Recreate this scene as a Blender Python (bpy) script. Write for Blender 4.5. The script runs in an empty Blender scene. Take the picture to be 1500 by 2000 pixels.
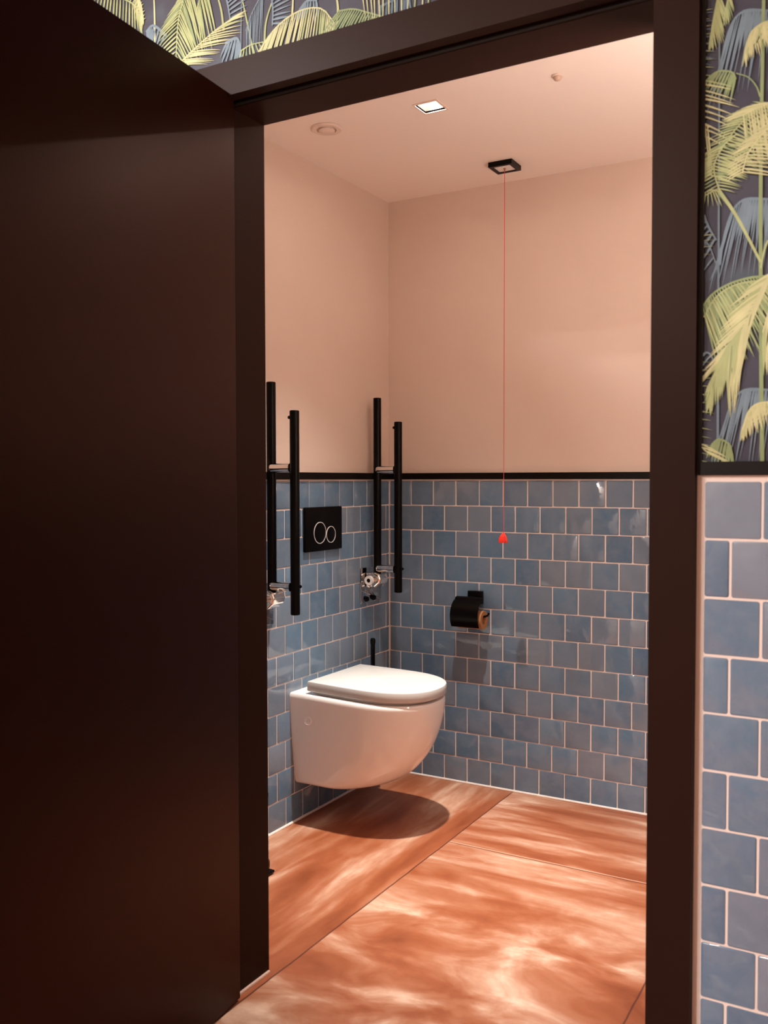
import bpy, bmesh, math, random
from mathutils import Vector, Matrix
random.seed(7)
C = bpy.context.scene.collection
S = bpy.context.scene

# ------------------------------------------------------------------ camera
F_PX = 1809.3
YAW, PITCH, ROLL, EYE = -0.52299, -0.03467, -0.00156, 1.23855
d = Vector((math.sin(YAW) * math.cos(PITCH), math.cos(YAW) * math.cos(PITCH), math.sin(PITCH)))
r = Vector((math.cos(YAW), -math.sin(YAW), 0)); u = r.cross(d)
cr, sr = math.cos(ROLL), math.sin(ROLL)
r, u = cr * r + sr * u, -sr * r + cr * u
cam_data = bpy.data.cameras.new('camera')
cam = bpy.data.objects.new('camera', cam_data); C.objects.link(cam)
cam.matrix_world = Matrix(((r.x, u.x, -d.x, 0), (r.y, u.y, -d.y, 0), (r.z, u.z, -d.z, EYE), (0, 0, 0, 1)))
cam_data.sensor_fit = 'VERTICAL'; cam_data.sensor_height = 24; cam_data.sensor_width = 18
cam_data.lens = 24 * F_PX / 2000
cam_data.clip_start = 0.02
cam_data.dof.use_dof = True; cam_data.dof.focus_distance = 3.2; cam_data.dof.aperture_fstop = 4.0
S.camera = cam

# ------------------------------------------------------------------ view, world, lights
S.view_settings.view_transform = 'Standard'; S.view_settings.look = 'None'
S.view_settings.gamma = 1; S.view_settings.use_curve_mapping = False
S.view_settings.exposure = 0.44
S.cycles.use_denoising = True
S.cycles.max_bounces = 14; S.cycles.diffuse_bounces = 8; S.cycles.glossy_bounces = 6
S.cycles.sample_clamp_indirect = 6
w = bpy.data.worlds.new('world'); S.world = w; w.use_nodes = True
w.node_tree.nodes['Background'].inputs[0].default_value = (1, .93, .87, 1)
w.node_tree.nodes['Background'].inputs[1].default_value = 0.02

def spot(name, loc, power, col, size=100, blend=1.0, rad=.022):
    l = bpy.data.lights.new(name, 'SPOT'); l.energy = power; l.color = col
    l.spot_size = math.radians(size); l.spot_blend = blend; l.shadow_soft_size = rad
    o = bpy.data.objects.new(name, l); C.objects.link(o); o.location = loc
    return o
def area(name, loc, power, col, size, rot=(0, 0, 0)):
    l = bpy.data.lights.new(name, 'AREA'); l.energy = power; l.color = col; l.shape = 'SQUARE'; l.size = size
    o = bpy.data.objects.new(name, l); C.objects.link(o); o.location = loc; o.rotation_euler = rot
    return o
LAMP1 = (-1.335, 2.61); LAMP2 = (-.50, 2.61)
CEIL = 2.401; CORR = 2.72
WARM = (1, .90, .80)
spot('downlight_lamp', (LAMP1[0], LAMP1[1] + .015, 2.425), 100, WARM, 76, 1.0)
spot('downlight_beam', (LAMP1[0], LAMP1[1] + .015, 2.425), 230, WARM, 50, 1.0)
spot('downlight_lamp', (LAMP2[0], LAMP2[1], 2.425), 66, WARM, 58, 1.0)
for l_, pw in ((LAMP1, 1.5), (LAMP2, 1.9)):
    o = area('downlight_lens_lamp', (l_[0], l_[1], 2.403), pw, (1, .80, .68), .026); o.data.shape = 'DISK'
CORR_LAMPS = ((-2.1, .45), (-1.75, -.75), (-1.45, -1.5))
for x, y in CORR_LAMPS:
    area('corridor_lamp', (x, y, CORR - .03), 68, (1, .95, .93), .22)
# unseen uplight added on the right wall to brighten the ceiling and upper walls
BAR = (.045, 2.02, 1.34)
l = area('added_uplight', (BAR[0] - .02, BAR[1], BAR[2] + .035), 20, (1, .86, .78), .6, (0, math.radians(180 + 10), 0))
l.data.shape = 'RECTANGLE'; l.data.size = .05; l.data.size_y = .58

# ------------------------------------------------------------------ materials
def mat(name, col=(.5, .5, .5), rough=.5, metal=0., spec=.5, coat=0., emit=None, es=0.):
    m = bpy.data.materials.new(name); m.use_nodes = True
    b = m.node_tree.nodes['Principled BSDF']
    b.inputs['Base Color'].default_value = (*col, 1); b.inputs['Roughness'].default_value = rough
    b.inputs['Metallic'].default_value = metal; b.inputs['Specular IOR Level'].default_value = spec
    b.inputs['Coat Weight'].default_value = coat
    if emit:
        b.inputs['Emission Color'].default_value = (*emit, 1); b.inputs['Emission Strength'].default_value = es
    m.use_backface_culling = False
    return m
class NT:
    def __init__(s, m): s.t = m.node_tree; s.n = s.t.nodes; s.b = s.n['Principled BSDF']
    def new(s, kind, **kw):
        n = s.n.new(kind)
        for k, v in kw.items():
            if k.startswith('i_'): n.inputs[k[2:].replace('_', ' ')].default_value = v
            else: setattr(n, k, v)
        return n
    def link(s, a, b): s.t.links.new(a, b)
    def obj(s, scale=(1, 1, 1), rot=(0, 0, 0), loc=(0, 0, 0)):
        c = s.new('ShaderNodeTexCoord'); mp = s.new('ShaderNodeMapping')
        mp.inputs['Scale'].default_value = scale; mp.inputs['Rotation'].default_value = rot; mp.inputs['Location'].default_value = loc
        s.link(c.outputs['Object'], mp.inputs['Vector']); return mp.outputs[0]
    def noise(s, vec, scale, detail=2, rough=.5, dist=0., w=None):
        n = s.new('ShaderNodeTexNoise'); n.inputs['Scale'].default_value = scale
        n.inputs['Detail'].default_value = detail; n.inputs['Roughness'].default_value = rough; n.inputs['Distortion'].default_value = dist
        if w is not None:
            n.noise_dimensions = '4D'; s.link(w, n.inputs['W'])
        if vec is not None: s.link(vec, n.inputs['Vector'])
        return n
    def ramp(s, fac, stops):
        n = s.new('ShaderNodeValToRGB'); e = n.color_ramp.elements
        while len(e) < len(stops): e.new(.5)
        for q, (p, c) in zip(e, stops): q.position = p; q.color = (*c, 1)
        s.link(fac, n.inputs[0]); return n.outputs[0]
    def math(s, op, a, b=None, clamp=False):
        n = s.new('ShaderNodeMath', operation=op, use_clamp=clamp)
        for i, v in enumerate((a, b)):
            if v is None: continue
            if isinstance(v, (int, float)): n.inputs[i].default_value = v
            else: s.link(v, n.inputs[i])
        return n.outputs[0]
    def mix(s, fac, a, b, mode='MIX'):
        n = s.new('ShaderNodeMix', data_type='RGBA', blend_type=mode)
        if isinstance(fac, (int, float)): n.inputs[0].default_value = fac
        else: s.link(fac, n.inputs[0])
        for i, v in ((6, a), (7, b)):
            if isinstance(v, tuple): n.inputs[i].default_value = (*v, 1)
            else: s.link(v, n.inputs[i])
        return n.outputs[2]
    def bump(s, h, strength, dist=.01):
        n = s.new('ShaderNodeBump'); n.inputs['Strength'].default_value = strength; n.inputs['Distance'].default_value = dist
        s.link(h, n.inputs['Height']); s.link(n.outputs[0], s.b.inputs['Normal']); return n

# wall paint, cream
paint = mat('cream_paint', (.78, .66, .55), .75, spec=.25)
n = NT(paint); v = n.obj(); f = n.noise(v, 3, 4)
n.link(n.ramp(f.outputs[0], [(.3, (.645, .530, .455)), (.7, (.675, .560, .485))]), n.b.inputs['Base Color'])
n.bump(n.noise(v, 220, 3).outputs[0], .12, .002)
ceil_m = mat('ceiling_paint', (.85, .765, .70), .8, spec=.2)
corr_paint = mat('corridor_paint', (.50, .42, .36), .8, spec=.2)

# glazed tile
tile = mat('blue_glazed_tile', (.1, .15, .2), .08, spec=.75)
n = NT(tile); g = n.new('ShaderNodeNewGeometry'); v = n.obj()
rnd = g.outputs['Random Per Island']
wv = n.math('MULTIPLY', rnd, 37.0)
base = n.ramp(rnd, [(0, (.088, .160, .255)), (.35, (.115, .200, .300)), (.65, (.125, .188, .270)), (1, (.170, .218, .285))])
cl = n.noise(v, 22, 4, .6, .6, wv)
c2 = n.mix(n.math('MULTIPLY', n.math('SUBTRACT', cl.outputs[0], .38, True), 1.5, True), base, (.19, .25, .32))
n.link(c2, n.b.inputs['Base Color'])
rr = n.noise(v, 30, 3, .5, 0, wv)
n.link(n.math('ADD', n.math('MULTIPLY', rr.outputs[0], .08), .01), n.b.inputs['Roughness'])
bn = n.noise(v, 15, 3, .5, .3, wv)
n.bump(bn.outputs[0], .6, .0032)
grout = mat('pale_grout', (.80, .70, .64), .85, spec=.2)
seal = mat('white_silicone', (.80, .74, .70), .4)

# floor: rust-coloured poured floor with brushed pale clouds
fl = mat('copper_floor', (.5, .2, .1), .38, spec=.4)
n = NT(fl)
tc = n.new('ShaderNodeTexCoord'); sx = n.new('ShaderNodeSeparateXYZ'); n.link(tc.outputs['Object'], sx.inputs[0])
X, Y = sx.outputs[0], sx.outputs[1]
def swirl(scale, rot, off, dist, sc2):
    mp = n.new('ShaderNodeMapping'); mp.inputs['Scale'].default_value = scale; mp.inputs['Rotation'].default_value = (0, 0, rot); mp.inputs['Location'].default_value = off
    n.link(tc.outputs['Object'], mp.inputs[0])
    wn = n.noise(mp.outputs[0], sc2, 2, .5)
    ad = n.new('ShaderNodeVectorMath', operation='MULTIPLY_ADD'); n.link(wn.outputs['Color'], ad.inputs[0])
    ad.inputs[1].default_value = (dist, dist, 0); n.link(mp.outputs[0], ad.inputs[2])
    return n.noise(ad.outputs[0], 1.6, 6, .55, .15).outputs[0]
sw = swirl((2.2, 3.8, 1), -.35, (3.1, 1.7, 0), 1.1, .9)
st = swirl((5.0, 1.0, 1), .06, (.3, 2.2, 0), .5, 1.2)
st2 = swirl((1.2, 6.5, 1), .05, (5.3, .2, 0), .6, 1.2)
sb = n.math('SMOOTH_MIN', 1.0, n.math('MULTIPLY', n.math('SUBTRACT', Y, 2.3), 2.0, True))
sw2 = n.mix(sb, sw, st2)
left = n.math('LESS_THAN', X, -1.375)
st = n.math('ADD', n.math('MULTIPLY', st, .95), .0)
pat = n.mix(left, sw2, st)
fine = n.noise(tc.outputs['Object'], 34, 3, .55).outputs[0]
patf = n.math('ADD', pat, n.math('MULTIPLY', n.math('SUBTRACT', fine, .5), .05))
col = n.ramp(patf, [(.28, (.185, .044, .014)), (.42, (.28, .083, .033)), (.50, (.35, .138, .072)), (.58, (.46, .255, .17)), (.70, (.72, .54, .43))])
# seams between the poured bays
def band(c, at, wd):
    return n.math('LESS_THAN', n.math('ABSOLUTE', n.math('SUBTRACT', c, at)), wd)
wob = n.math('MULTIPLY', n.math('SUBTRACT', n.noise(tc.outputs['Object'], 9, 2).outputs[0], .5), .006)
Xw = n.math('ADD', X, wob); Yw = n.math('ADD', Y, wob)
right_of = n.math('GREATER_THAN', X, -1.375)
s1 = band(Xw, -1.375, .0026); s3 = n.math("MULTIPLY", band(Xw, -.562, .0024), n.math('LESS_THAN', Y, 2.83))
s2 = n.math('MULTIPLY', band(Yw, 2.822, .002), right_of)
s2l = n.math('MULTIPLY', band(Yw, 2.828, .003), right_of)
col = n.mix(n.math('MULTIPLY', s2l, .35), col, (.9, .62, .46))
col = n.mix(n.math('MULTIPLY', n.math('ADD', n.math('ADD', s1, s3, True), s2, True), .8), col, (.06, .014, .008))
n.link(col, n.b.inputs['Base Color'])
n.b.inputs['Roughness'].default_value = .40


dark = mat('dark_brown_lacquer', (.019, .0074, .0048), .46, spec=.06)
n = NT(dark); n.bump(n.noise(n.obj(), 400, 2).outputs[0], .05, .001)
leaf_m = mat('door_leaf_lacquer', (.015, .0034, .0018), .36, spec=.18)
leaf_m.node_tree.nodes['Principled BSDF'].inputs['Specular Tint'].default_value = (1, .50, .34, 1)
n = NT(leaf_m); n.bump(n.noise(n.obj(), 350, 2).outputs[0], .06, .001)
rubber = mat('black_rubber', (.01, .01, .01), .7)
black = mat('matt_black_metal', (.0018, .0012, .0011), .34, spec=.11)
black_tr = mat('black_trim', (.003, .0018, .0015), .4, spec=.15)
chrome = mat('polished_chrome', (.82, .80, .78), .06, 1.0)
steel = mat('polished_steel_plate', (.60, .61, .63), .05, 1.0)
ring_m = mat('brushed_ring', (.9, .89, .87), .5, .3)
white_pl = mat('white_plastic', (.80, .77, .74), .25)
ceramic = mat('white_ceramic', (.92, .90, .88), .07, spec=.5, coat=.3)
lid_m = mat('white_lid_plastic', (.56, .565, .56), .26)
red = mat('red_plastic', (.75, .03, .015), .4)
redc = mat('red_cord', (.62, .05, .05), .8)
kraft = mat('brown_cardboard', (.40, .19, .08), .85)
paper = mat('pale_tissue', (.75, .62, .5), .9)
lamp_e = mat('lamp_lens', (.9, .9, .9), .4, emit=(1, .88, .74), es=14)
refl = mat('satin_reflector', (.88, .84, .80), .25, .3)
trim_w = mat('fixture_white', (.72, .60, .52), .5)

# ------------------------------------------------------------------ mesh helpers
def obj(name, bm, m, parent=None, smooth=False, kind=None):
    me = bpy.data.meshes.new(name)
    bmesh.ops.recalc_face_normals(bm, faces=bm.faces[:])
    bm.to_mesh(me); bm.free()
    for x in (m if isinstance(m, (list, tuple)) else [m]): me.materials.append(x)
    if smooth:
        me.polygons.foreach_set('use_smooth', [True] * len(me.polygons))
        try: me.set_sharp_from_angle(angle=math.radians(35))
        except Exception: pass
    o = bpy.data.objects.new(name, me); C.objects.link(o)
    if parent is not None: o.parent = parent
    if kind: o['kind'] = kind
    return o
def thing(name, label, cat, loc=(0, 0, 0), rotz=0, group=None, kind=None):
    o = bpy.data.objects.new(name, None); C.objects.link(o); o.empty_display_size = .1
    o.location = loc; o.rotation_euler = (0, 0, rotz)
    if kind: o['kind'] = kind
    if label: o['label'] = label
    if cat: o['category'] = cat
    if group: o['group'] = group
    return o
def box(bm, x0, x1, y0, y1, z0, z1, bev=0.):
    r_ = bmesh.ops.create_cube(bm, size=1)
    vs = r_['verts']
    for v_ in vs:
        v_.co = Vector((x0 if v_.co.x < 0 else x1, y0 if v_.co.y < 0 else y1, z0 if v_.co.z < 0 else z1))
    if bev:
        es = list({e for v_ in vs for e in v_.link_edges})
        bmesh.ops.bevel(bm, geom=es, offset=bev, segments=2, profile=.5, affect='EDGES')
def B(x0, x1, y0, y1, z0, z1, bev=0.):
    bm = bmesh.new(); box(bm, x0, x1, y0, y1, z0, z1, bev); return bm
def loft(bm, rings, closed=True, caps=(True, True)):
    R_ = [[bm.verts.new(p) for p in ring] for ring in rings]
    k = len(R_[0])
    for a_, b_ in zip(R_, R_[1:]):
        for i in range(k if closed else k - 1):
            j = (i + 1) % k
            bm.faces.new((a_[i], a_[j], b_[j], b_[i]))
    if caps[0]: bm.faces.new(R_[0][::-1])
    if caps[1]: bm.faces.new(R_[-1])
    return R_
def frame_at(t):
    t = t.normalized(); a_ = Vector((0, 0, 1)) if abs(t.z) < .9 else Vector((1, 0, 0))
    p = t.cross(a_).normalized(); return p, t.cross(p).normalized()
def tube(bm, pts, rad, seg=20, caps=True):
    pts = [Vector(p) for p in pts]; rings = []
    p0 = None
    for i, p in enumerate(pts):
        t = (pts[min(i + 1, len(pts) - 1)] - pts[max(i - 1, 0)])
        a_, b_ = frame_at(t)
        if p0 is not None and a_.dot(p0) < 0: a_, b_ = -a_, -b_
        p0 = a_
        rr_ = rad[i] if isinstance(rad, (list, tuple)) else rad
        rings.append([p + (a_ * math.cos(q) + b_ * math.sin(q)) * rr_ for q in (2 * math.pi * k / seg for k in range(seg))])
    loft(bm, rings, caps=(caps, caps))
def lathe(bm, prof, o=(0, 0, 0), axis='Z', seg=40, caps=(True, True)):
    rings = []
    for (rad, h) in prof:
        ring = []
        for k in range(seg):
            q = 2 * math.pi * k / seg; c_, s_ = rad * math.cos(q), rad * math.sin(q)
            if axis == 'Z': v_ = (c_, s_, h)
            elif axis == 'X': v_ = (h, c_, s_)
            else: v_ = (s_, h, c_)
            ring.append(Vector(v_) + Vector(o))
        rings.append(ring)
    loft(bm, rings, caps=caps)

# ------------------------------------------------------------------ setting
XL, YB = -1.940, 3.410            # finished tile faces of the toilet room
XR = .10                          # right wall of the toilet room
YF, YI = 1.700, 1.840             # corridor face and room face of the door wall
P = .1030                         # tile pitch
OX0, OX1, OZ = -1.400, -.410, 2.105
obj('floor', B(-3.4, 2.2, -1.8, 3.7, -.1, 0), fl, kind='structure')
obj('wall_left', B(-2.10, XL - .005, YI, 3.6, 0, CEIL), paint, kind='structure')
obj('wall_back', B(-2.10, .3, YB + .005, 3.6, 0, CEIL), paint, kind='structure')
obj('wall_right', B(XR, .3, YI, YB + .005, 0, CEIL), paint, kind='structure')

def slab_with_holes(x0, x1, y0, y1, z0, z1, holes):
    bm = bmesh.new()
    xs = sorted({x0, x1} | {h[0] for h in holes} | {h[1] for h in holes})
    ys = sorted({y0, y1} | {h[2] for h in holes} | {h[3] for h in holes})
    def solid(i, j):
        if i < 0 or j < 0 or i >= len(xs) - 1 or j >= len(ys) - 1: return False
        cx, cy = (xs[i] + xs[i + 1]) / 2, (ys[j] + ys[j + 1]) / 2
        return not any(h[0] < cx < h[1] and h[2] < cy < h[3] for h in holes)
    def q(*c): bm.faces.new([bm.verts.new(p) for p in c])
    for i in range(len(xs) - 1):
        for j in range(len(ys) - 1):
            if not solid(i, j): continue
            a_, b_, c_, e_ = xs[i], xs[i + 1], ys[j], ys[j + 1]
            q((a_, c_, z0), (b_, c_, z0), (b_, e_, z0), (a_, e_, z0)); q((a_, c_, z1), (b_, c_, z1), (b_, e_, z1), (a_, e_, z1))
            if not solid(i - 1, j): q((a_, c_, z0), (a_, e_, z0), (a_, e_, z1), (a_, c_, z1))
            if not solid(i + 1, j): q((b_, c_, z0), (b_, e_, z0), (b_, e_, z1), (b_, c_, z1))
            if not solid(i, j - 1): q((a_, c_, z0), (b_, c_, z0), (b_, c_, z1), (a_, c_, z1))
            if not solid(i, j + 1): q((a_, e_, z0), (b_, e_, z0), (b_, e_, z1), (a_, e_, z1))
    bmesh.ops.remove_doubles(bm, verts=bm.verts[:], dist=1e-5)
    return bm
HS = .038
holes = [(l[0] - HS, l[0] + HS, l[1] - HS, l[1] + HS) for l in (LAMP1, LAMP2)]
obj('ceiling', slab_with_holes(-2.10, .3, YI, 3.6, CEIL, CEIL + .10, holes), ceil_m, kind='structure')
obj('ceiling', B(-3.4, 2.2, -1.8, YI, CORR, CORR + .1), ceil_m, kind='structure')
# door wall with its opening (one solid mesh)
bm = bmesh.new()
GR = .006   # grout plane sits this far behind YF
box(bm, -3.4, OX0 - .03, YF + GR, YI, 0, CORR)
box(bm, OX1 + .03, 2.2, YF + GR, YI, 0, CORR)
box(bm, OX0 - .03, OX1 + .03, YF + GR, YI, OZ + .035, CORR)
wall_front = obj('wall_front', bm, paint, kind='structure')
obj('wall_corridor', B(-3.4, 2.2, -1.9, -1.8, 0, CORR), corr_paint, kind='structure')
obj('wall_corridor_left', B(-3.5, -3.4, -1.8, YI, 0, CORR), corr_paint, kind='structure')
obj('wall_corridor_right', B(2.2, 2.3, -1.8, YI, 0, CORR), corr_paint, kind='structure')

# --- tiles: every tile a cushion of its own inside one mesh per wall
def tiles(name, parent, u0, u1, joint, z_rows, place, cut=None):
    """u runs along the wall; joint = u of a joint in the top row (odd rows); place(u, z, out) -> world"""
    bm = bmesh.new(); rnd_ = random.Random(name + str(u0))
    g_ = .0021
    for row in range(z_rows):
        off = joint + (0 if (z_rows - 1 - row) % 2 == 0 else P / 2)
        k0 = math.floor((u0 - off) / P) - 1
        k = k0
        while off + k * P < u1:
            a_, b_ = off + k * P, off + (k + 1) * P; k += 1
            a_, b_ = max(a_, u0), min(b_, u1)
            if b_ - a_ < .008: continue
            z0, z1 = row * P + (.004 if row == 0 else 0), (row + 1) * P
            j = lambda s=.0006: rnd_.uniform(-s, s)
            A, Bb, Z0, Z1 = a_ + g_ + j(), b_ - g_ + j(), z0 + g_ + j(), z1 - g_ + j()
            if Bb - A < .004: continue
            tu, tz = rnd_.gauss(0, .006), rnd_.gauss(0, .006)
            lift = rnd_.uniform(-.0003, .0003)
            cu, cz = (A + Bb) / 2, (Z0 + Z1) / 2
            def outline(ins, out):
                pts = []
                for (sx_, sz_, q0) in ((1, 1, 0), (-1, 1, 90), (-1, -1, 180), (1, -1, 270)):
                    rad = max(.0005, min(.0035, (Bb - A) * .3) - ins * .5)
                    ex = (Bb if sx_ > 0 else A) - sx_ * (ins + rad); ez = (Z1 if sz_ > 0 else Z0) - sz_ * (ins + rad)
                    for q in (0, 45, 90):
                        t_ = math.radians(q0 + q)
                        uu, zz = ex + rad * math.cos(t_), ez + rad * math.sin(t_)
                        o_ = out + (0 if out < 0 else lift + (uu - cu) * tu + (zz - cz) * tz)
                        pts.append(place(uu, zz, o_))
                return pts
            rings = [outline(0, -.006), outline(0, -.0016), outline(.0008, -.0004), outline(.003, 0.0)]
            loft(bm, rings, caps=(False, True))
    return obj(name, bm, tile, parent, smooth=True)
def sub(name, bm, m, parent, smooth=False):
    return obj(name, bm, m, parent, smooth)
wl, wb, wr = bpy.data.objects['wall_left'], bpy.data.objects['wall_back'], bpy.data.objects['wall_right']
sub('grout', B(XL - .008, XL - .0022, YI, YB + .003, 0, 1.241), grout, wl)
sub('grout', B(XL - .004, XR, YB + .0022, YB + .008, 0, 1.241), grout, wb)
sub('grout', B(XR - .002, XR + .004, YI, YB, 0, 1.241), grout, wr)
tiles('wall_tiles', wl, YI, YB - .001, YB - .18154 % P, 12, lambda u_, z_, o_: (XL + o_, u_, z_))
tiles('wall_tiles', wb, XL + .001, XR - .002, XL + .31126 % P, 12, lambda u_, z_, o_: (u_, YB - o_, z_))
tiles('wall_tiles', wr, YI, YB - .001, YI, 12, lambda u_, z_, o_: (XR - .004 - o_, u_, z_))
# corridor side: starts beside the door casing
CX0 = -.336
sub('grout', B(CX0 - .004, 2.2, YF - .0005, YF + .007, 0, 1.246), grout, wall_front)
tiles('wall_tiles', wall_front, CX0 + .009, 2.2, -.28217 + P / 2, 12, lambda u_, z_, o_: (u_, YF - .0025 - o_, z_))
sub('grout', B(-3.4, -1.482, YF - .0005, YF + .007, 0, 1.246), grout, wall_front)
tiles('wall_tiles', wall_front, -3.4, -1.484, -1.55, 12, lambda u_, z_, o_: (u_, YF - .0025 - o_, z_))

# black dado trims
TZ0, TZ1 = 1.2405, 1.2665
def trim(name, bm): return obj(name, bm, black_tr, kind='structure')
trim('trim_1', B(XL - .005, XL + .008, YI, YB - .0, TZ0, TZ1, .0012))
trim('trim_2', B(XL + .008, XR - .008, YB - .008, YB + .005, TZ0, TZ1, .0012))
trim('trim_3', B(XR - .008, XR + .004, YI, YB - .0, TZ0, TZ1, .0012))
trim('trim_4', B(CX0 + .002, 2.2, YF - .009, YF + .006, 1.2455, 1.2695, .0012))
trim('trim_5', B(-3.4, -1.482, YF - .009, YF + .006, 1.2455, 1.2695, .0012))
# silicone bead where tiles meet the floor
def bead(name, pts):
    bm = bmesh.new(); tube(bm, pts, .0052, 8); return obj(name, bm, seal, kind='structure', smooth=True)
bead('baseboard_left', [(XL + .001, YI, .002), (XL + .001, YB, .002)])
bead('baseboard_back', [(XL, YB - .001, .002), (XR, YB - .001, .002)])
bead('baseboard_front', [(CX0, YF - .003, .002), (2.2, YF - .003, .002)])

# --- printed wallpaper with palm fronds (the print is flat artwork on the paper)
wp = [mat('wallpaper_ground', (.055, .055, .085), .6, spec=.3)]
for nm, c_ in (('wallpaper_deep_blue', (.10, .15, .20)), ('wallpaper_grey_blue', (.16, .225, .27)), ('wallpaper_green', (.24, .31, .14)),
               ('wallpaper_yellow_green', (.37, .42, .19)), ('wallpaper_pale_yellow', (.52, .52, .27))):
    m_ = mat(nm, c_, .6, spec=.3); n = NT(m_); g = n.new('ShaderNodeNewGeometry')
    f1 = n.noise(n.obj(), 26, 3); f2 = n.noise(n.obj((1, 1, 1)), 5, 2)
    dk = tuple(x * .72 for x in c_); lt = tuple(min(1, x * 1.2) for x in c_)
    a_ = n.mix(f1.outputs[0], dk, lt)
    n.link(n.mix(n.math('MULTIPLY', g.outputs['Random Per Island'], .45), a_, dk), n.b.inputs['Base Color'])
    wp.append(m_)
n = NT(wp[0]); f1 = n.noise(n.obj(), 9, 3)
n.link(n.ramp(f1.outputs[0], [(.35, (.038, .037, .056)), (.6, (.046, .046, .064)), (.75, (.060, .075, .095))]), n.b.inputs['Base Color'])
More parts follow.
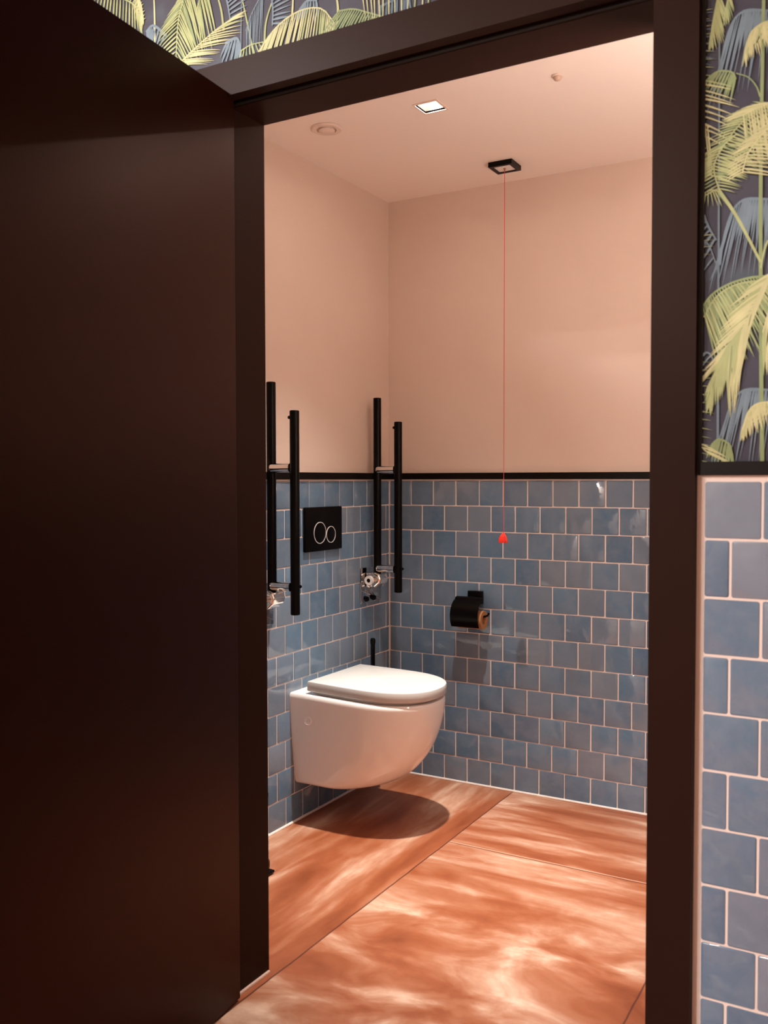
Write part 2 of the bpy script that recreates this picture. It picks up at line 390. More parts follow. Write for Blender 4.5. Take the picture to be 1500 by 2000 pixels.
FRONDS = [
    ([(-0.3048, 1.2665), (-0.3074, 1.671), (-0.3099, 2.0736)], 2, 0, [], 0.004),
    ([(-0.3076, 1.934), (-0.3022, 1.9806), (-0.2892, 2.0208), (-0.2712, 2.0362), (-0.2466, 2.0326), (-0.2239, 2.0227)], 2, 0, [], 0.003),
    ([(-0.2941, 2.009), (-0.281, 2.03), (-0.2629, 2.0341), (-0.2401, 2.0293), (-0.2159, 2.019)], 2, 17, [(-108, -94, 0.13, 0.125, 0.11)], 0.0065),
    ([(-0.2728, 2.0348), (-0.2523, 2.0323), (-0.2199, 2.0234)], 2, 12, [(-104, -92, 0.06, 0.06, 0.07)], 0.012),
    ([(-0.3042, 1.6107), (-0.2987, 1.6585), (-0.2857, 1.7005), (-0.2676, 1.7179), (-0.2429, 1.7167), (-0.2201, 1.709)], 2, 0, [], 0.003),
    ([(-0.2906, 1.6881), (-0.2775, 1.7106), (-0.2593, 1.7166), (-0.2364, 1.714), (-0.2121, 1.7061)], 2, 17, [(-108, -94, 0.13, 0.125, 0.11)], 0.0065),
    ([(-0.2692, 1.7164), (-0.2486, 1.7159), (-0.2161, 1.7101)], 2, 12, [(-104, -92, 0.06, 0.06, 0.07)], 0.012),
    ([(-0.3007, 1.2799), (-0.2952, 1.3289), (-0.2822, 1.3728), (-0.2639, 1.3923), (-0.2391, 1.3937), (-0.2163, 1.3882)], 2, 0, [], 0.003),
    ([(-0.2871, 1.3597), (-0.2739, 1.384), (-0.2556, 1.3919), (-0.2326, 1.3916), (-0.2082, 1.3861)], 2, 17, [(-108, -94, 0.13, 0.125, 0.11)], 0.0065),
    ([(-0.2656, 1.3906), (-0.2449, 1.3922), (-0.2122, 1.3897)], 2, 12, [(-104, -92, 0.06, 0.06, 0.07)], 0.012),
    ([(-0.3381, 1.6574), (-0.3233, 1.6466), (-0.3066, 1.6003)], 2, 6, [(-150, -120, 0.03, 0.04, 0.02)], 0.007),
    ([(-0.3325, 1.701), (-0.3237, 1.6777), (-0.3106, 1.6538)], 2, 6, [(200, 240, 0.03, 0.03, 0.03)], 0.01),
    ([(-0.3431, 1.452), (-0.3214, 1.4595), (-0.3048, 1.4228)], 2, 6, [(-160, -110, 0.03, 0.04, 0.02)], 0.008),
    ([(-0.3473, 2.0569), (-0.3381, 2.002), (-0.3394, 1.9584)], 1, 8, [(0, -20, 0.03, 0.03, 0.02)], 0.006),
    ([(-0.2317, 1.2527), (-0.2356, 1.4449), (-0.2399, 1.7395), (-0.2387, 2.0467), (-0.2373, 2.0633)], 3, 0, [], 0.007),
    ([(-0.3081, 1.7398), (-0.2772, 1.6888), (-0.2384, 1.6082)], 4, 0, [], 0.006),
    ([(-0.2274, 1.6431), (-0.2329, 1.6266), (-0.2382, 1.597)], 4, 0, [], 0.004),
    ([(-0.2424, 1.8858), (-0.2484, 1.9041), (-0.2616, 1.9224), (-0.2816, 1.9336)], 3, 0, [], 0.0025),
    ([(-0.3559, 2.0591), (-0.3545, 1.9992), (-0.3565, 1.9401)], 4, 9, [(5, -8, 0.034, 0.036, 0.04)], 0.0045),
    ([(-0.3501, 1.4525), (-0.3483, 1.3599), (-0.35, 1.267)], 4, 13, [(5, -8, 0.034, 0.036, 0.04)], 0.0045),
    ([(-0.3116, 2.0783), (-0.3147, 2.0531), (-0.3204, 2.0284), (-0.3244, 2.0006)], 4, 16, [(-100, -95, 0.05, 0.05, 0.02), (-70, -82, 0.05, 0.05, 0.02)], 0.007),
    ([(-0.294, 2.0738), (-0.2979, 2.0532), (-0.3019, 2.0369)], 4, 8, [(-100, -95, 0.03, 0.03, 0.02), (-70, -82, 0.03, 0.03, 0.02)], 0.006),
    ([(-0.3263, 1.9362), (-0.3094, 1.9431), (-0.2883, 1.9367), (-0.2815, 1.924)], 3, 14, [(-140, -100, 0.02, 0.045, 0.04)], 0.008),
    ([(-0.3609, 1.9454), (-0.3561, 1.9002), (-0.3539, 1.8447)], 5, 11, [(-14, -30, 0.075, 0.085, 0.07)], 0.007),
    ([(-0.3489, 1.8677), (-0.3367, 1.861), (-0.3254, 1.85)], 5, 5, [(-98, -80, 0.07, 0.08, 0.09)], 0.006),
    ([(-0.2205, 1.8685), (-0.2479, 1.8629), (-0.2789, 1.8413), (-0.3079, 1.8029), (-0.3246, 1.7662)], 4, 30, [(150, 215, 0.03, 0.04, 0.05), (-55, -20, 0.1, 0.1, 0.05)], 0.0075),
    ([(-0.2205, 1.8728), (-0.2463, 1.8677), (-0.2708, 1.8605)], 5, 12, [(176, 190, 0.05, 0.06, 0.03), (-75, -85, 0.1, 0.1, 0.08)], 0.0075),
    ([(-0.3072, 1.7397), (-0.3161, 1.778), (-0.3037, 1.811), (-0.2788, 1.8308)], 4, 20, [(-15, -25, 0.03, 0.07, 0.07), (200, 195, 0.04, 0.04, 0.03)], 0.006),
    ([(-0.3081, 1.738), (-0.32, 1.7416), (-0.3355, 1.737)], 4, 8, [(-40, -110, 0.03, 0.03, 0.02)], 0.005),
    ([(-0.2137, 1.8417), (-0.2377, 1.8232), (-0.2602, 1.7946), (-0.2697, 1.7616)], 5, 18, [(-8, -12, 0.06, 0.06, 0.05), (190, 200, 0.03, 0.04, 0.03)], 0.007),
    ([(-0.3539, 1.6666), (-0.352, 1.6502), (-0.3518, 1.6278)], 4, 4, [(12, -5, 0.045, 0.04, 0.03)], 0.004),
    ([(-0.2267, 1.5827), (-0.2553, 1.5833), (-0.2886, 1.5763), (-0.3165, 1.5615), (-0.3335, 1.5409)], 3, 26, [(-55, -75, 0.1, 0.12, 0.11)], 0.01),
    ([(-0.2347, 1.5767), (-0.276, 1.5741), (-0.3096, 1.5564), (-0.3307, 1.5228)], 4, 22, [(-52, -68, 0.08, 0.12, 0.1)], 0.008),
    ([(-0.2171, 1.5903), (-0.2346, 1.5663), (-0.2522, 1.5246), (-0.2749, 1.4783), (-0.2957, 1.4489)], 5, 34, [(-118, -84, 0.09, 0.11, 0.1), (205, 222, 0.05, 0.075, 0.06)], 0.0085),
    ([(-0.2103, 1.5637), (-0.222, 1.5305), (-0.2337, 1.4882)], 5, 14, [(-98, -88, 0.09, 0.09, 0.08)], 0.009),
    ([(-0.2668, 1.4996), (-0.2915, 1.4575), (-0.3116, 1.4188), (-0.3197, 1.37)], 4, 26, [(-100, -85, 0.08, 0.06, 0.02), (-130, -105, 0.05, 0.05, 0.02)], 0.007),
    ([(-0.216, 1.37), (-0.2405, 1.3675), (-0.2552, 1.3541), (-0.2648, 1.3236)], 5, 18, [(-110, -100, 0.03, 0.045, 0.02), (-75, -85, 0.03, 0.045, 0.02)], 0.0085),
    ([(-0.2198, 2.0081), (-0.2414, 2.0066), (-0.2592, 1.9938), (-0.2678, 1.9615)], 5, 18, [(-115, -100, 0.03, 0.045, 0.02), (-75, -85, 0.03, 0.045, 0.02)], 0.0085),
    ([(-0.3155, 1.2981), (-0.3027, 1.3086), (-0.2856, 1.2993), (-0.2812, 1.2841)], 3, 12, [(-120, -80, 0.02, 0.05, 0.04)], 0.01),
    ([(-0.3434, 1.3077), (-0.3197, 1.2847), (-0.2895, 1.2691)], 5, 6, [(-20, -25, 0.05, 0.05, 0.03)], 0.006),
    ([(-1.6197, 2.2652), (-1.6186, 2.3502), (-1.6209, 2.4238)], 5, 0, [], 0.006),
    ([(-1.3152, 2.185), (-1.3321, 2.2573), (-1.3548, 2.3487)], 4, 0, [], 0.005),
    ([(-1.289, 2.2131), (-1.2828, 2.2681), (-1.2569, 2.3233)], 4, 0, [], 0.005),
    ([(-1.0987, 2.2015), (-1.092, 2.243), (-1.0971, 2.2819)], 5, 0, [], 0.006),
    ([(-1.4049, 2.2748), (-1.412, 2.3229), (-1.4238, 2.3608)], 4, 0, [], 0.006),
    ([(-1.2127, 2.251), (-1.2096, 2.2945), (-1.2123, 2.3118)], 5, 0, [], 0.005),
    ([(-1.3562, 2.1941), (-1.354, 2.2741), (-1.3519, 2.348)], 2, 0, [], 0.003),
    ([(-1.2895, 2.3318), (-1.304, 2.3186), (-1.326, 2.2901), (-1.3409, 2.2594)], 2, 13, [(-95, -90, 0.1, 0.1, 0.07)], 0.006),
    ([(-1.5811, 2.3048), (-1.6221, 2.3389), (-1.6474, 2.3303)], 2, 9, [(-130, -80, 0.03, 0.06, 0.04)], 0.016),
    ([(-1.4006, 2.2447), (-1.3676, 2.2486), (-1.356, 2.2228)], 2, 8, [(-130, -80, 0.03, 0.08, 0.08)], 0.018),
    ([(-1.2682, 2.3207), (-1.2642, 2.286), (-1.2659, 2.2527)], 2, 8, [(30, -10, 0.05, 0.06, 0.05)], 0.012),
    ([(-1.192, 2.268), (-1.1715, 2.2826), (-1.1446, 2.2779)], 2, 8, [(-130, -80, 0.03, 0.05, 0.05)], 0.015),
    ([(-1.3995, 2.3603), (-1.3923, 2.3296), (-1.3851, 2.2931)], 2, 8, [(40, 10, 0.05, 0.06, 0.05)], 0.012),
    ([(-0.9906, 2.2229), (-0.9417, 2.2313), (-0.9177, 2.2303)], 1, 8, [(-100, -80, 0.05, 0.06, 0.05)], 0.014),
    ([(-1.811, 2.4923), (-1.7492, 2.4447), (-1.6855, 2.4036), (-1.664, 2.3552)], 4, 20, [(-110, -75, 0.07, 0.09, 0.03), (60, 20, 0.02, 0.03, 0.02)], 0.01),
    ([(-1.6799, 2.433), (-1.6633, 2.4041), (-1.6553, 2.369)], 5, 12, [(-105, -95, 0.04, 0.05, 0.03), (-75, -85, 0.04, 0.05, 0.02)], 0.007),
    ([(-1.504, 2.417), (-1.5268, 2.3754), (-1.5434, 2.3259), (-1.5509, 2.2436)], 4, 22, [(212, 196, 0.03, 0.085, 0.05), (-75, -52, 0.13, 0.13, 0.06)], 0.0105),
    ([(-1.4603, 2.4054), (-1.4731, 2.3735), (-1.4859, 2.3414)], 4, 10, [(-72, -78, 0.14, 0.12, 0.1)], 0.01),
    ([(-1.5495, 2.2253), (-1.5012, 2.2503), (-1.4307, 2.2809), (-1.3671, 2.3002)], 5, 24, [(-8, 14, 0.1, 0.11, 0.03)], 0.0075),
    ([(-1.356, 2.2171), (-1.3265, 2.2241), (-1.2903, 2.2225)], 4, 8, [(-120, -40, 0.03, 0.04, 0.03)], 0.007),
    ([(-1.3049, 2.2032), (-1.2688, 2.2366), (-1.2265, 2.2588), (-1.1783, 2.2667), (-1.1314, 2.255), (-1.0986, 2.2144)], 5, 40, [(-125, -93, 0.05, 0.11, 0.07)], 0.009),
    ([(-1.092, 2.2408), (-1.0533, 2.2354), (-1.0155, 2.2186), (-0.9807, 2.2016)], 3, 20, [(-140, -120, 0.07, 0.06, 0.01)], 0.009),
    ([(-1.0404, 2.2938), (-0.9659, 2.2656), (-0.8592, 2.2506)], 5, 13, [(-82, -98, 0.09, 0.1, 0.09)], 0.007),
]

def catmull(pts, m_):
    out = []
    P_ = [Vector(p) for p in pts]
    if len(P_) == 2: return [P_[0].lerp(P_[1], i / (m_ - 1)) for i in range(m_)]
    P_ = [2 * P_[0] - P_[1]] + P_ + [2 * P_[-1] - P_[-2]]
    ns = len(P_) - 3
    for i in range(m_):
        t = i / (m_ - 1) * ns; k = min(int(t), ns - 1); t -= k
        a_, b_, c_, e_ = P_[k:k + 4]
        out.append(.5 * ((2 * b_) + (c_ - a_) * t + (2 * a_ - 5 * b_ + 4 * c_ - e_) * t * t + (3 * b_ - a_ - 3 * c_ + e_) * t ** 3))
    return out
def draw_frond(bm, fr_, y, rnd_, dx=0.):
    pts, col_, nl, sides, wd = fr_
    cl_ = catmull([(p[0] + dx, p[1]) for p in pts], 14)
    def strip(line, ws, yy, ci):
        vs = []
        for i, p in enumerate(line):
            t = (line[min(i + 1, len(line) - 1)] - line[max(i - 1, 0)]).normalized(); q = Vector((-t.y, t.x)) * ws[i] / 2
            vs.append((bm.verts.new((p.x + q.x, yy, p.y + q.y)), bm.verts.new((p.x - q.x, yy, p.y - q.y))))
        for a_, b_ in zip(vs, vs[1:]):
            f_ = bm.faces.new((a_[0], a_[1], b_[1], b_[0])); f_.material_index = ci
    for (a0, a1, l0, lm, l1) in sides:
        for k in range(nl):
            t = (k + .5) / nl
            base = catmull([(p[0] + dx, p[1]) for p in pts], nl * 2 + 1)[k * 2 + 1]
            L = (l0 + (lm - l0) * t * 2) if t < .5 else (lm + (l1 - lm) * (t - .5) * 2)
            L *= rnd_.uniform(.86, 1.06)
            a_ = math.radians(a0 + (a1 - a0) * t + rnd_.uniform(-3, 3))
            dr = Vector((math.cos(a_), math.sin(a_)))
            line = [base + dr * L * s_ + Vector((0, -L * .10 * s_ * s_)) for s_ in (0, .25, .5, .75, 1)]
            w_ = wd * (.47 if col_ > 2 else .42) * rnd_.uniform(.75, 1.1)
            ci = col_ if rnd_.random() < .8 else (max(3, col_ - 1) if col_ > 2 else col_)
            strip(line, [w_ * .55, w_, w_ * .9, w_ * .6, w_ * .08], y - rnd_.uniform(0, .00002), ci)
    m_ = len(cl_)
    rw = wd if not sides else wd * .42
    strip(cl_, [rw * (1 - .35 * i / m_) for i in range(m_)], y - .00003, col_)
def clip(bm, axis, val, keep_gt):
    no = [0, 0, 0]; no[axis] = 1
    co = [0, 0, 0]; co[axis] = val
    bmesh.ops.bisect_plane(bm, geom=bm.verts[:] + bm.edges[:] + bm.faces[:], plane_co=co, plane_no=no, clear_inner=keep_gt, clear_outer=not keep_gt)
def wallpaper(name, x0, x1, z0, z1, fronds):
    bm = bmesh.new(); rnd_ = random.Random(name)
    vs = [bm.verts.new(p) for p in ((x0, YF + .002, z0), (x1, YF + .002, z0), (x1, YF + .002, z1), (x0, YF + .002, z1))]
    bm.faces.new(vs).material_index = 0
    for k, (f_, dx) in enumerate(fronds):
        draw_frond(bm, f_, YF + .0016 - k * .00005, rnd_, dx)
    clip(bm, 0, x0, True); clip(bm, 0, x1, False); clip(bm, 2, z0, True); clip(bm, 2, z1, False)
    return obj(name, bm, wp, wall_front)
right_f = [f_ for f_ in FRONDS if min(p[1] for p in f_[0]) < 2.05 and max(p[0] for p in f_[0]) > -.5]
top_f = [f_ for f_ in FRONDS if f_ not in right_f]
rw_ = random.Random(3)
def random_fronds(x0, x1, z0, z1, cnt):
    out = []
    for k in range(cnt):
        x, z = rw_.uniform(x0, x1), rw_.uniform(z0, z1); s_ = rw_.choice((-1, 1)); L = rw_.uniform(.16, .3)
        pts = [(x, z), (x + s_ * L * .3, z + L * .45), (x + s_ * L * .7, z + L * .5), (x + s_ * L, z + L * .2)]
        c_ = 2 if k < cnt * .35 else rw_.choice((3, 4, 4, 5))
        sd = [(-125, -92, .05, .10, .05), (60, 35, .03, .05, .03)] if s_ > 0 else [(-55, -88, .05, .10, .05), (120, 145, .03, .05, .03)]
        out.append(((pts, c_, 20, sd, .008), 0))
    return out
wallpaper('wallpaper', CX0 + .002, 2.2, 1.2695, CORR, random_fronds(.05, 2.1, 1.3, 2.6, 60) + [(f_, 0) for f_ in right_f])
wallpaper('wallpaper', -3.4, CX0 + .002, 2.188, CORR, random_fronds(-3.3, -.5, 2.5, 2.62, 26) + [(f_, 0) for f_ in top_f])
wallpaper('wallpaper', -3.4, -1.482, 1.2695, 2.188, random_fronds(-3.3, -1.65, 1.3, 2.6, 50) + [(f_, 0) for f_ in top_f])

# --- door: frame and leaf
dr = thing('door_1', 'black door standing open beside its dark brown frame', None, (0, 0, 0), kind='structure')
CZ = 2.113; CYF, CYB = 1.676, YF + .006
bm = bmesh.new()
box(bm, -.417, CX0 - .003, CYF, CYB, 0, CZ)
box(bm, -1.479, OX0 - .003, CYF, CYB, 0, CZ)
box(bm, -1.479, CX0 - .003, CYF, CYB, CZ, 2.190)
cas = obj('casing', bm, dark, dr)
obj('gap_shade_strip', B(CX0 - .004, CX0 + .0045, YF - .004, CYB, 1.2455, 2.190), rubber, dr)  # black strip put in for the dark shade between casing and wallpaper
bm = bmesh.new()   # lining with its rebate
box(bm, OX0 - .03, OX0, 1.722, YI + .004, 0, OZ + .035)
box(bm, OX1, OX1 + .03, 1.722, YI + .004, 0, OZ + .035)
box(bm, OX0, OX1, 1.722, YI + .004, OZ, OZ + .035)
obj('lining', bm, dark, dr)
bm = bmesh.new()
box(bm, OX0 - .0305, OX0 - .02, CYB - .004, 1.7225, 0, OZ + .035)
box(bm, OX1 + .018, OX1 + .0305, CYB - .004, 1.7225, 0, OZ + .035)
box(bm, OX0 - .02, OX1 + .018, CYB - .004, 1.7225, OZ + .026, OZ + .035)
obj('rebate', bm, dark, dr)
bm = bmesh.new()
tube(bm, [(OX0 + .001, 1.722, 2.111), (OX1 - .001, 1.722, 2.111)], .004, 8)
tube(bm, [(OX0 - .006, 1.7195, .01), (OX0 - .006, 1.7195, 2.10)], .004, 8)
obj('door_seal', bm, rubber, dr, smooth=True)
bm = bmesh.new(); tube(bm, [(OX0 + .003, 1.70, .001), (OX0 + .003, YI, .001)], .0045, 8)
obj('sealant', bm, mat('pinkish_sealant', (.50, .33, .27), .5), dr, smooth=True)
LEN = .965; ang = math.atan(.109)
lf = obj('leaf', B(-.040, 0, -LEN, 0, .006, 2.122, .0015), leaf_m, dr)
lf.location = (-1.3795, 1.704, 0); lf.rotation_euler = (0, 0, ang)
for z in (.25, 1.05, 1.85):
    bm = bmesh.new(); tube(bm, [(-.045, .004, z - .05), (-.045, .004, z + .05)], .008, 14)
    obj('hinge', bm, black, lf, smooth=True)

# ------------------------------------------------------------------ wall-hung toilet
TX, TY = XL, 2.875
t = thing('wall_hung_toilet', 'white wall-hung toilet with closed lid on the blue tiled wall', 'toilet', (TX, TY, 0))
def dshape(back, front, wb_, wm, z, slope=0., pts=30, p=2.35, sz=0.):
    """plan outline: straight back at x=back, widest wm at mid, rounded front"""
    out = []
    xm = back + (front - back) * .50
    side = [(-wb_, back)]
    k = 8
    L = []
    for i in range(k):
        s_ = i / k; L.append((back + (xm - back) * s_, wb_ + (wm - wb_) * math.sin(s_ * math.pi / 2)))
    for i in range(pts + 1):
        q = math.pi / 2 * i / pts
        L.append((xm + (front - xm) * math.sin(q) ** (2 / p), wm * max(0., math.cos(q)) ** (2 / p)))
    ring = [(x, -y) for x, y in L] + [(x, y) for x, y in L[::-1][1:]]
    return [Vector((x, y, z - slope * max(0, x - .07))) for x, y in ring]
SL = .022
lev = [(.139, .20, .125, .12), (.141, .255, .147, .146), (.147, .283, .155, .155), (.162, .335, .159, .161), (.198, .388, .165, .169), (.253, .437, .172, .178),
       (.308, .468, .178, .185), (.375, .490, .183, .190), (.430, .500, .187, .1935), (.462, .503, .189, .195), (.471, .502, .188, .194), (.4755, .498, .185, .191), (.477, .490, .179, .185)]
def smooth_levels(L, k=4):
    out = []
    for i in range(len(L) - 1):
        p0, p1, p2, p3 = L[max(i - 1, 0)], L[i], L[i + 1], L[min(i + 2, len(L) - 1)]
        for j in range(k):
            t_ = j / k
            out.append(tuple(.5 * (2 * b_ + (c_ - a_) * t_ + (2 * a_ - 5 * b_ + 4 * c_ - e_) * t_ * t_ + (3 * b_ - a_ - 3 * c_ + e_) * t_ ** 3) for a_, b_, c_, e_ in zip(p0, p1, p2, p3)))
    return out + [L[-1]]
lev = lev[:2] + smooth_levels([lev[1], (.150, .292, .156, .156), (.168, .342, .160, .163), (.198, .388, .165, .169)] + lev[5:10])[1:] + lev[10:]
bm = bmesh.new()
rings = []
for (z, F_, wb_, wm) in lev:
    rings.append(dshape(.0, F_, wb_, wm, z, SL * min(1, max(0, (z - .3) / .18)), p=2.1 + .25 * (z - .14) / .34))
# deck, then the well of the bowl
rings.append(dshape(.09, .465, .140, .155, .477, SL))
rings.append(dshape(.12, .445, .120, .135, .462, SL))
rings.append(dshape(.17, .40, .08, .10, .36, 0))
rings.append(dshape(.20, .33, .04, .05, .29, 0))
loft(bm, rings)
bowl = obj('bowl', bm, ceramic, t, smooth=True)
def slab(name, z0, z1, back, front, wb_, wm, m_, parent, rnd_=.004, dome=0.):
    bm = bmesh.new(); R_ = []
    for (ins, z) in ((rnd_, z0), (rnd_ * .3, z0 + rnd_ * .4), (0, z0 + rnd_), (0, z1 - rnd_ * 1.5), (rnd_ * .35, z1 - rnd_ * .6), (rnd_ * 1.2, z1 - rnd_ * .1), (rnd_ * 2, z1)):
        R_.append(dshape(back + ins, front - ins, wb_ - ins, wm - ins, z, SL, p=2.3))
    for k in (.7, .4, .15):
        R_.append([Vector((.28 + (v_.x - .28) * k, v_.y * k, v_.z + dome * (1 - k * k))) for v_ in R_[6]])
    loft(bm, R_); return obj(name, bm, m_, parent, smooth=True)
slab('seat', .4785, .4865, .090, .484, .165, .173, lid_m, t, .002)
slab('lid', .4880, .5245, .069, .507, .1785, .1865, lid_m, t, .0034, .001)
for s_ in (-1, 1):
    bm = bmesh.new(); tube(bm, [(.058, s_ * .075, .476), (.058, s_ * .075, .4995)], .011, 18)
    obj('hinge_post', bm, lid_m, t, smooth=True)
    bm = bmesh.new(); yy = s_ * .1882
    lathe(bm, [(.0155, -.006), (.0155, .0008), (.0140, .0018), (.0120, .0010), (.004, .0006)], (.078, yy if s_ > 0 else yy, .384), 'Y')
    o = obj('bolt_cap', bm, ceramic, t, smooth=True)
    if s_ < 0:
        o.data.transform(Matrix.Translation((0, yy, 0)) @ Matrix.Diagonal((1, -1, 1, 1)) @ Matrix.Translation((0, -yy, 0)))

# flush plate
t = thing('flush_plate', 'black dual flush plate with two chrome-ringed round buttons above the toilet', 'flush plate', (XL, 2.895, 1.056))
obj('plate', B(0.001, .013, -.123, .123, -.082, .082, .003), black, t, smooth=True)
for (y, z, rad) in ((-.0315, -.014, .0395), (.0425, -.0235, .0305)):
    bm = bmesh.new(); lathe(bm, [(rad, .0125), (rad, .0136), (rad - .002, .0142), (0.001, .0142)], (0, y, z), 'X', 56)
    bt = obj('button', bm, black, t, smooth=True)
    bm = bmesh.new()
    prof = [(rad - .0012, .0125), (rad + .0008, .0125), (rad + .0008, .0152), (rad - .0012, .0152), (rad - .0012, .0125)]
    lathe(bm, prof, (0, y, z), 'X', 64, caps=(False, False)); obj('ring', bm, ring_m, bt, smooth=True)

# ------------------------------------------------------------------ fold-up grab rails
def grab_rail(y, mir, label):
    """origin: wall face at the rail's centre line; x off the wall"""
    t = thing('grab_rail', label, 'grab rail', (XL, y, 0), group='fold-up grab rails beside the toilet')
    X1, X2, R1 = .046, .142, .016
    for nm, x, z0, z1 in (('tube', X1, .846, 1.567), ('tube', X2, .789, 1.468)):
        bm = bmesh.new(); lathe(bm, [(R1 - .002, z0 - .0015), (R1, z0 + .0005), (R1, z1 - .0005), (R1 - .002, z1 + .0015)], (x, 0, 0), 'Z', 32)
        tb = obj(nm, bm, black, t, smooth=True)
        if x == X2:
            for zz, sy in ((z1 - .022, -1), (.882, 1)):
                bm = bmesh.new(); lathe(bm, [(.0055, -.003), (.0055, .0012), (.003, .002)], (x - (.012 if sy < 0 else -.013), 0 + sy * .0115, zz), 'Y', 16)
                obj('screw', bm, black, tb, smooth=True)
    for zc in (1.279, .881):
        bm = bmesh.new(); rings = []
        for xx, k in ((X1 - .006, .30), (X1 - .003, .62), (X1 + .006, .94), (X1 + .012, 1), (X2 - R1 + .004, 1)):
            ring = []
            for q in range(28):
                a_ = 2 * math.pi * q / 28; c_, s_ = math.cos(a_), math.sin(a_)
                ring.append(Vector((xx, .0215 * k * abs(c_) ** .62 * (1 if c_ > 0 else -1), zc + .0155 * k * abs(s_) ** .62 * (1 if s_ > 0 else -1))))
            rings.append(ring)
        loft(bm, rings); br = obj('bracket', bm, chrome, t, smooth=True)
        bm = bmesh.new(); box(bm, X1 + .008, X2 - R1 + .003, -.0228, .0228, zc - .0042, zc - .0022); obj('groove', bm, black, br)
    # hinge barrel: faceted polished body at the tube's foot
    bm = bmesh.new()
    prof = [(.010, -.030), (.010, .028), (.052, .030), (.072, .022), (.079, .004), (.073, -.014), (.052, -.032), (.026, -.036)]
    rings = [[Vector((a_ * k + X1 * (1 - k), yy, .836 + b_ * k)) for a_, b_ in prof] for yy, k in ((-.036, .8), (-.030, 1), (.030, 1), (.036, .8))]
    loft(bm, rings); h = obj('hinge_body', bm, chrome, t)
    m_ = h.modifiers.new('bevel', 'BEVEL'); m_.width = .003; m_.segments = 3
    bm = bmesh.new(); tube(bm, [(X1, -.066, .837), (X1, .050, .837)], .012, 24); obj('hinge_pin', bm, chrome, h, smooth=True)
    bm = bmesh.new(); lathe(bm, [(.0085, -.0665), (.0085, -.072), (.0185, -.072), (.0185, -.060), (.0085, -.060)], (X1, 0, .837), 'Y', 32)
    obj('hinge_washer', bm, white_pl, h, smooth=True)
    bm = bmesh.new(); tube(bm, [(X1, -.071, .837), (X1, -.0655, .837)], .0085, 20); obj('pin_end', bm, black, h, smooth=True)
    # wall plate with bolts
    o0 = .018 * mir
    obj('wall_plate', B(.001, .006, o0 - .080, o0 + .080, .738, .884, .0025), steel, t, smooth=True)
    for dy in (-.045, .012):
        bm = bmesh.new(); lathe(bm, [(.011, .004), (.011, .013), (.008, .018), (.003, .0185)], (0, o0 + dy, .756), 'X', 20)
        obj('bolt_cap', bm, black, t, smooth=True)
    bm = bmesh.new(); tube(bm, [(X1 - .01, -.050, .826), (.035, -.028, .80), (.012, o0 + .008, .770)], .0024, 10)
    obj('release_rod', bm, chrome, t, smooth=True)
    return t
grab_rail(2.524, -1, 'black fold-up grab rail with chrome brackets, nearest the open door leaf')
grab_rail(3.232, 1, 'black fold-up grab rail with chrome brackets, in the corner between toilet and back wall')

# ------------------------------------------------------------------ toilet roll holder and roll
HX = -1.5350
t = thing('toilet_roll_holder', 'matt black toilet roll holder with curved flap on the back wall', 'roll holder', (HX, YB, 0))
obj('wall_mount', B(-.031, .031, -.022, -.001, .742, .792, .002), black, t, smooth=True)
bm = bmesh.new(); box(bm, -.013, .013, -.046, -.020, .758, .774, .002); obj('arm_block', bm, black, t)
bm = bmesh.new(); tube(bm, [(-.058, -.044, .766), (.044, -.044, .766)], .0055, 14); obj('flap_rod', bm, black, t, smooth=True)
bm = bmesh.new(); A_, B_ = [], []
prof = [(-.047, .772), (-.058, .768)]
for k in range(15):
    q = math.radians(78 - 120 * k / 14); prof.append((-.050 - .058 * math.cos(q), .698 + .064 * math.sin(q)))
th = .0016
xs_ = (-.068, .052)
ring0 = [Vector((0, a_, b_)) for a_, b_ in prof]; cen = Vector((0, -.05, .70))
outer = ring0; inner = [p + (cen - p).normalized() * th for p in ring0]
loop = outer + inner[::-1]
loft(bm, [[p + Vector((x, 0, 0)) for p in loop] for x in xs_]); obj('flap', bm, black, t, smooth=True)
bm = bmesh.new(); tube(bm, catm := [(-.064, -.044, .766), (-.068, -.050, .72), (-.064, -.055, .700), (-.03, -.055, .698), (.03, -.055, .698), (.060, -.055, .698), (.072, -.055, .703), (.078, -.055, .713)], .0042, 12)
obj('roll_arm', bm, black, t, smooth=True)
bm = bmesh.new()
lathe(bm, [(.0195, -.052), (.037, -.052), (.037, .056), (.0195, .056), (.0195, -.052)], (HX, YB - .052, .683), 'X', 40, caps=(False, False))
tr = obj('toilet_roll', bm, kraft, smooth=True); tr['label'] = 'brown paper toilet roll hanging under the black flap of its holder'; tr['category'] = 'toilet roll'

# ------------------------------------------------------------------ toilet brush in the corner
t = thing('toilet_brush', 'black toilet brush with thin upright handle in the corner behind the toilet', 'toilet brush', (-1.868, 3.150, 0))
bm = bmesh.new(); lathe(bm, [(.034, .135), (.038, .14), (.040, .30), (.0385, .303), (.0385, .306)], (0, 0, 0)); obj('holder', bm, black, t, smooth=True)
obj('wall_mount', B(-.071, -.036, -.012, .012, .22, .26, .002), black, t)
bm = bmesh.new(); lathe(bm, [(.040, .306), (.040, .311), (.02, .315), (.006, .317)], (0, 0, 0)); obj('brush_cover', bm, black, t, smooth=True)
bm = bmesh.new(); lathe(bm, [(.0075, .315), (.0075, .42), (.0085, .43), (.0088, .585), (.0108, .593), (.0108, .604), (.007, .610)], (0, 0, 0), seg=24); obj('handle', bm, black, t, smooth=True)

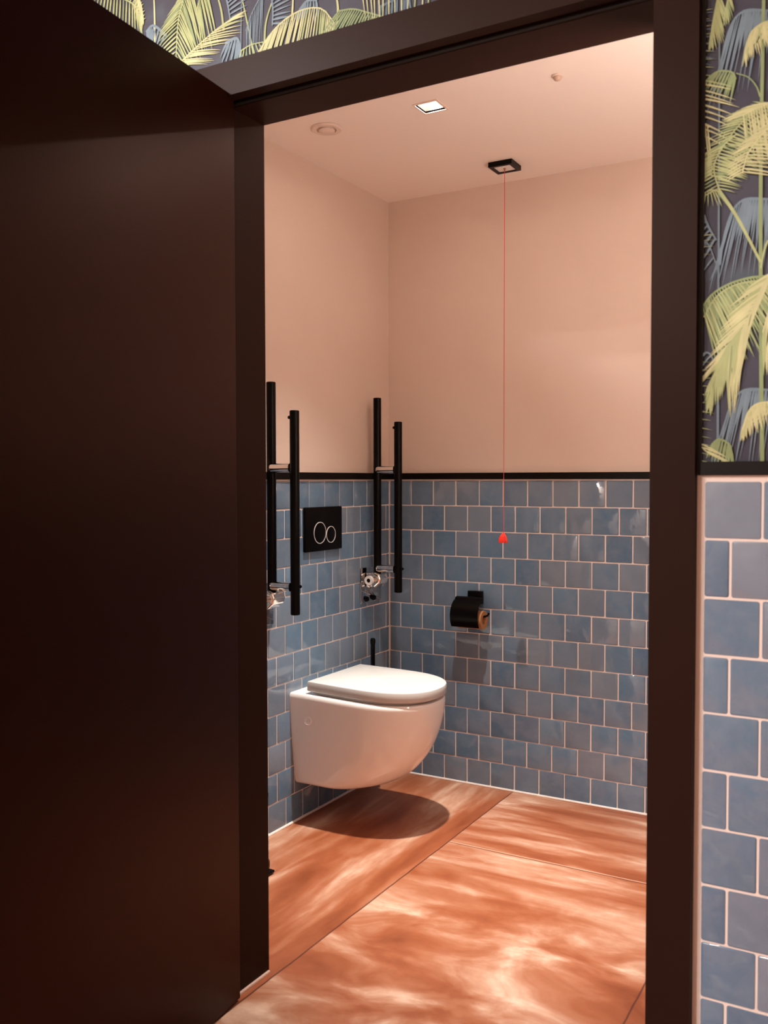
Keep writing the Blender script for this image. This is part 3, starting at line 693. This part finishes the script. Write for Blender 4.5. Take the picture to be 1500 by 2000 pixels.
# pedal bin mostly hidden by the door jamb
t = thing('pedal_bin', 'black pedal bin at the left wall, almost hidden behind the door jamb', 'bin', (-1.852, 2.298, 0))
bm = bmesh.new(); lathe(bm, [(.083, .0005), (.090, .004), (.090, .016), (.086, .022), (.085, .225), (.084, .23)], (0, 0, 0)); obj('bin_body', bm, black, t, smooth=True)
bm = bmesh.new(); lathe(bm, [(.087, .230), (.087, .238), (.075, .252), (.045, .262), (.01, .266)], (0, 0, 0)); obj('lid', bm, black, t, smooth=True)
bm = bmesh.new(); box(bm, .075, .115, -.022, .022, .004, .012, .002); obj('pedal', bm, black, t)

# ------------------------------------------------------------------ ceiling fittings
t = thing('alarm_pull_cord', 'emergency pull cord switch in a black square ceiling frame with long red cord', 'pull cord', (-1.3395, 3.218, CEIL))
bm = bmesh.new()
o_, i_ = .046, .033
for (x0, x1, y0, y1) in ((-o_, o_, -o_, -i_), (-o_, o_, i_, o_), (-o_, -i_, -i_, i_), (i_, o_, -i_, i_)):
    box(bm, x0, x1, y0, y1, -.018, -.0005, 0)
obj('frame', bm, black, t)
obj('switch_plate', B(-.033, .033, -.033, .033, -.015, -.001), white_pl, t)
bm = bmesh.new(); lathe(bm, [(.004, -.015), (.004, -.020), (.0025, -.024)], (0, 0, 0), seg=16); obj('cord_grommet', bm, kraft, t, smooth=True)
zk = 1.040 - CEIL
bm = bmesh.new(); tube(bm, [(0, 0, -.022), (0, 0, -.7), (0, 0, zk - .004)], .00115, 8); obj('cord', bm, redc, t, smooth=True)
bm = bmesh.new()   # triangular pull
R_ = []
for (k, z) in ((.25, zk), (.42, zk - .004), (.80, zk - .014), (.98, zk - .026), (1, zk - .034), (.92, zk - .037)):
    R_.append([Vector((.0185 * k * a_, .0185 * k * b_, z)) for a_, b_ in [(math.cos(math.radians(q)) * s_, math.sin(math.radians(q)) * s_) for q, s_ in ((75, 1), (90, 1.06), (105, 1), (195, 1), (210, 1.06), (225, 1), (315, 1), (330, 1.06), (345, 1))]])
loft(bm, R_); pull = obj('pull_handle', bm, red, t)
bm = bmesh.new()
for a_ in (30, 150, 270):
    pass
q = math.radians(-80)
c_ = Vector((.0128 * math.cos(q + .9), .0128 * math.sin(q + .9), zk - .024))
pl_ = [Vector((.0128 * math.cos(q) , .0128 * math.sin(q), zk - .024)) for q in (0,)]
t2 = Vector((math.cos(math.radians(-45)), math.sin(math.radians(-45)), 0)).normalized()
tube(bm, [Vector((.0075, -.0130, zk - .010)) + t2 * .002, Vector((.0115, -.0110, zk - .018)) + t2 * .002, Vector((.0115, -.0125, zk - .030)) + t2 * .002, Vector((.0075, -.0155, zk - .031)) + t2 * .002], .0014, 8)
obj('hook_mark', bm, redc, pull, smooth=True)

def downlight(x, y, label, first=False):
    t = thing('downlight', label, 'ceiling light', (x, y, CEIL), group='square recessed ceiling lights')
    bm = bmesh.new(); a_, b_ = .0425, .0365
    for (x0, x1, y0, y1) in ((-a_, a_, -a_, -b_), (-a_, a_, b_, a_), (-a_, -b_, -b_, b_), (b_, a_, -b_, b_)):
        box(bm, x0, x1, y0, y1, -.0035, .004)
    obj('trim_frame', bm, trim_w, t)
    bm = bmesh.new()
    sq = lambda h_, z: [Vector((h_ * i, h_ * j, z)) for i, j in ((-1, -1), (1, -1), (1, 1), (-1, 1))]
    loft(bm, [sq(.0365, -.002), sq(.0365, .004), sq(.024, .040)], caps=(False, True)); obj('reflector', bm, refl, t)
    bm = bmesh.new(); lathe(bm, [(.016, .0385), (.016, .036), (.013, .034)], (0, 0, 0), seg=28); obj('lens', bm, lamp_e, t, smooth=True)
downlight(*LAMP1, 'square recessed ceiling light nearest the round air vent')
downlight(*LAMP2, 'square recessed ceiling light towards the right wall, hidden by the door frame')

t = thing('air_vent', 'round white extract air vent in the toilet ceiling near the left wall', 'air vent', (-1.715, 2.598, CEIL))
bm = bmesh.new(); lathe(bm, [(.052, -.0005), (.052, -.003), (.048, -.0065), (.036, -.0075), (.0325, -.006), (.0315, .004)], (0, 0, 0), seg=56, caps=(False, False)); obj('collar', bm, trim_w, t, smooth=True)
bm = bmesh.new(); lathe(bm, [(.020, .002), (.027, -.004), (.0275, -.009), (.022, -.0125), (.010, -.0145), (.001, -.015)], (0, 0, 0), seg=48); obj('disc', bm, trim_w, t, smooth=True)
t = thing('motion_sensor', 'small round white sensor on the toilet ceiling towards the right', 'sensor', (-.918, 2.596, CEIL))
bm = bmesh.new(); lathe(bm, [(.0165, -.0005), (.0165, -.003), (.014, -.0045)], (0, 0, 0), seg=36); obj('base', bm, trim_w, t, smooth=True)
bm = bmesh.new(); lathe(bm, [(.0125, -.0045), (.0120, -.009), (.009, -.0135), (.005, -.0155), (.001, -.016)], (0, 0, 0), seg=36); obj('lens', bm, mat('sensor_lens', (.55, .40, .32), .3), t, smooth=True)
for i, (x, y) in enumerate(CORR_LAMPS):
    t = thing('panel_light', 'flat square corridor ceiling light', 'ceiling light', (x, y, CORR), group='corridor ceiling lights')
    obj('housing', B(-.13, .13, -.13, .13, -.020, -.001), white_pl, t)

t = thing('added_uplight_fixture', 'added black linear uplight on the right wall, out of view', 'wall lamp', (XR, BAR[1], BAR[2]))  # body for the added uplight, out of view
obj('wall_bracket', B(-.05, -.001, -.04, .04, -.02, .02, .002), black, t)
bm = bmesh.new(); box(bm, -.095, -.045, -.30, .30, -.02, .016, .002); obj('lamp_body', bm, black, t)
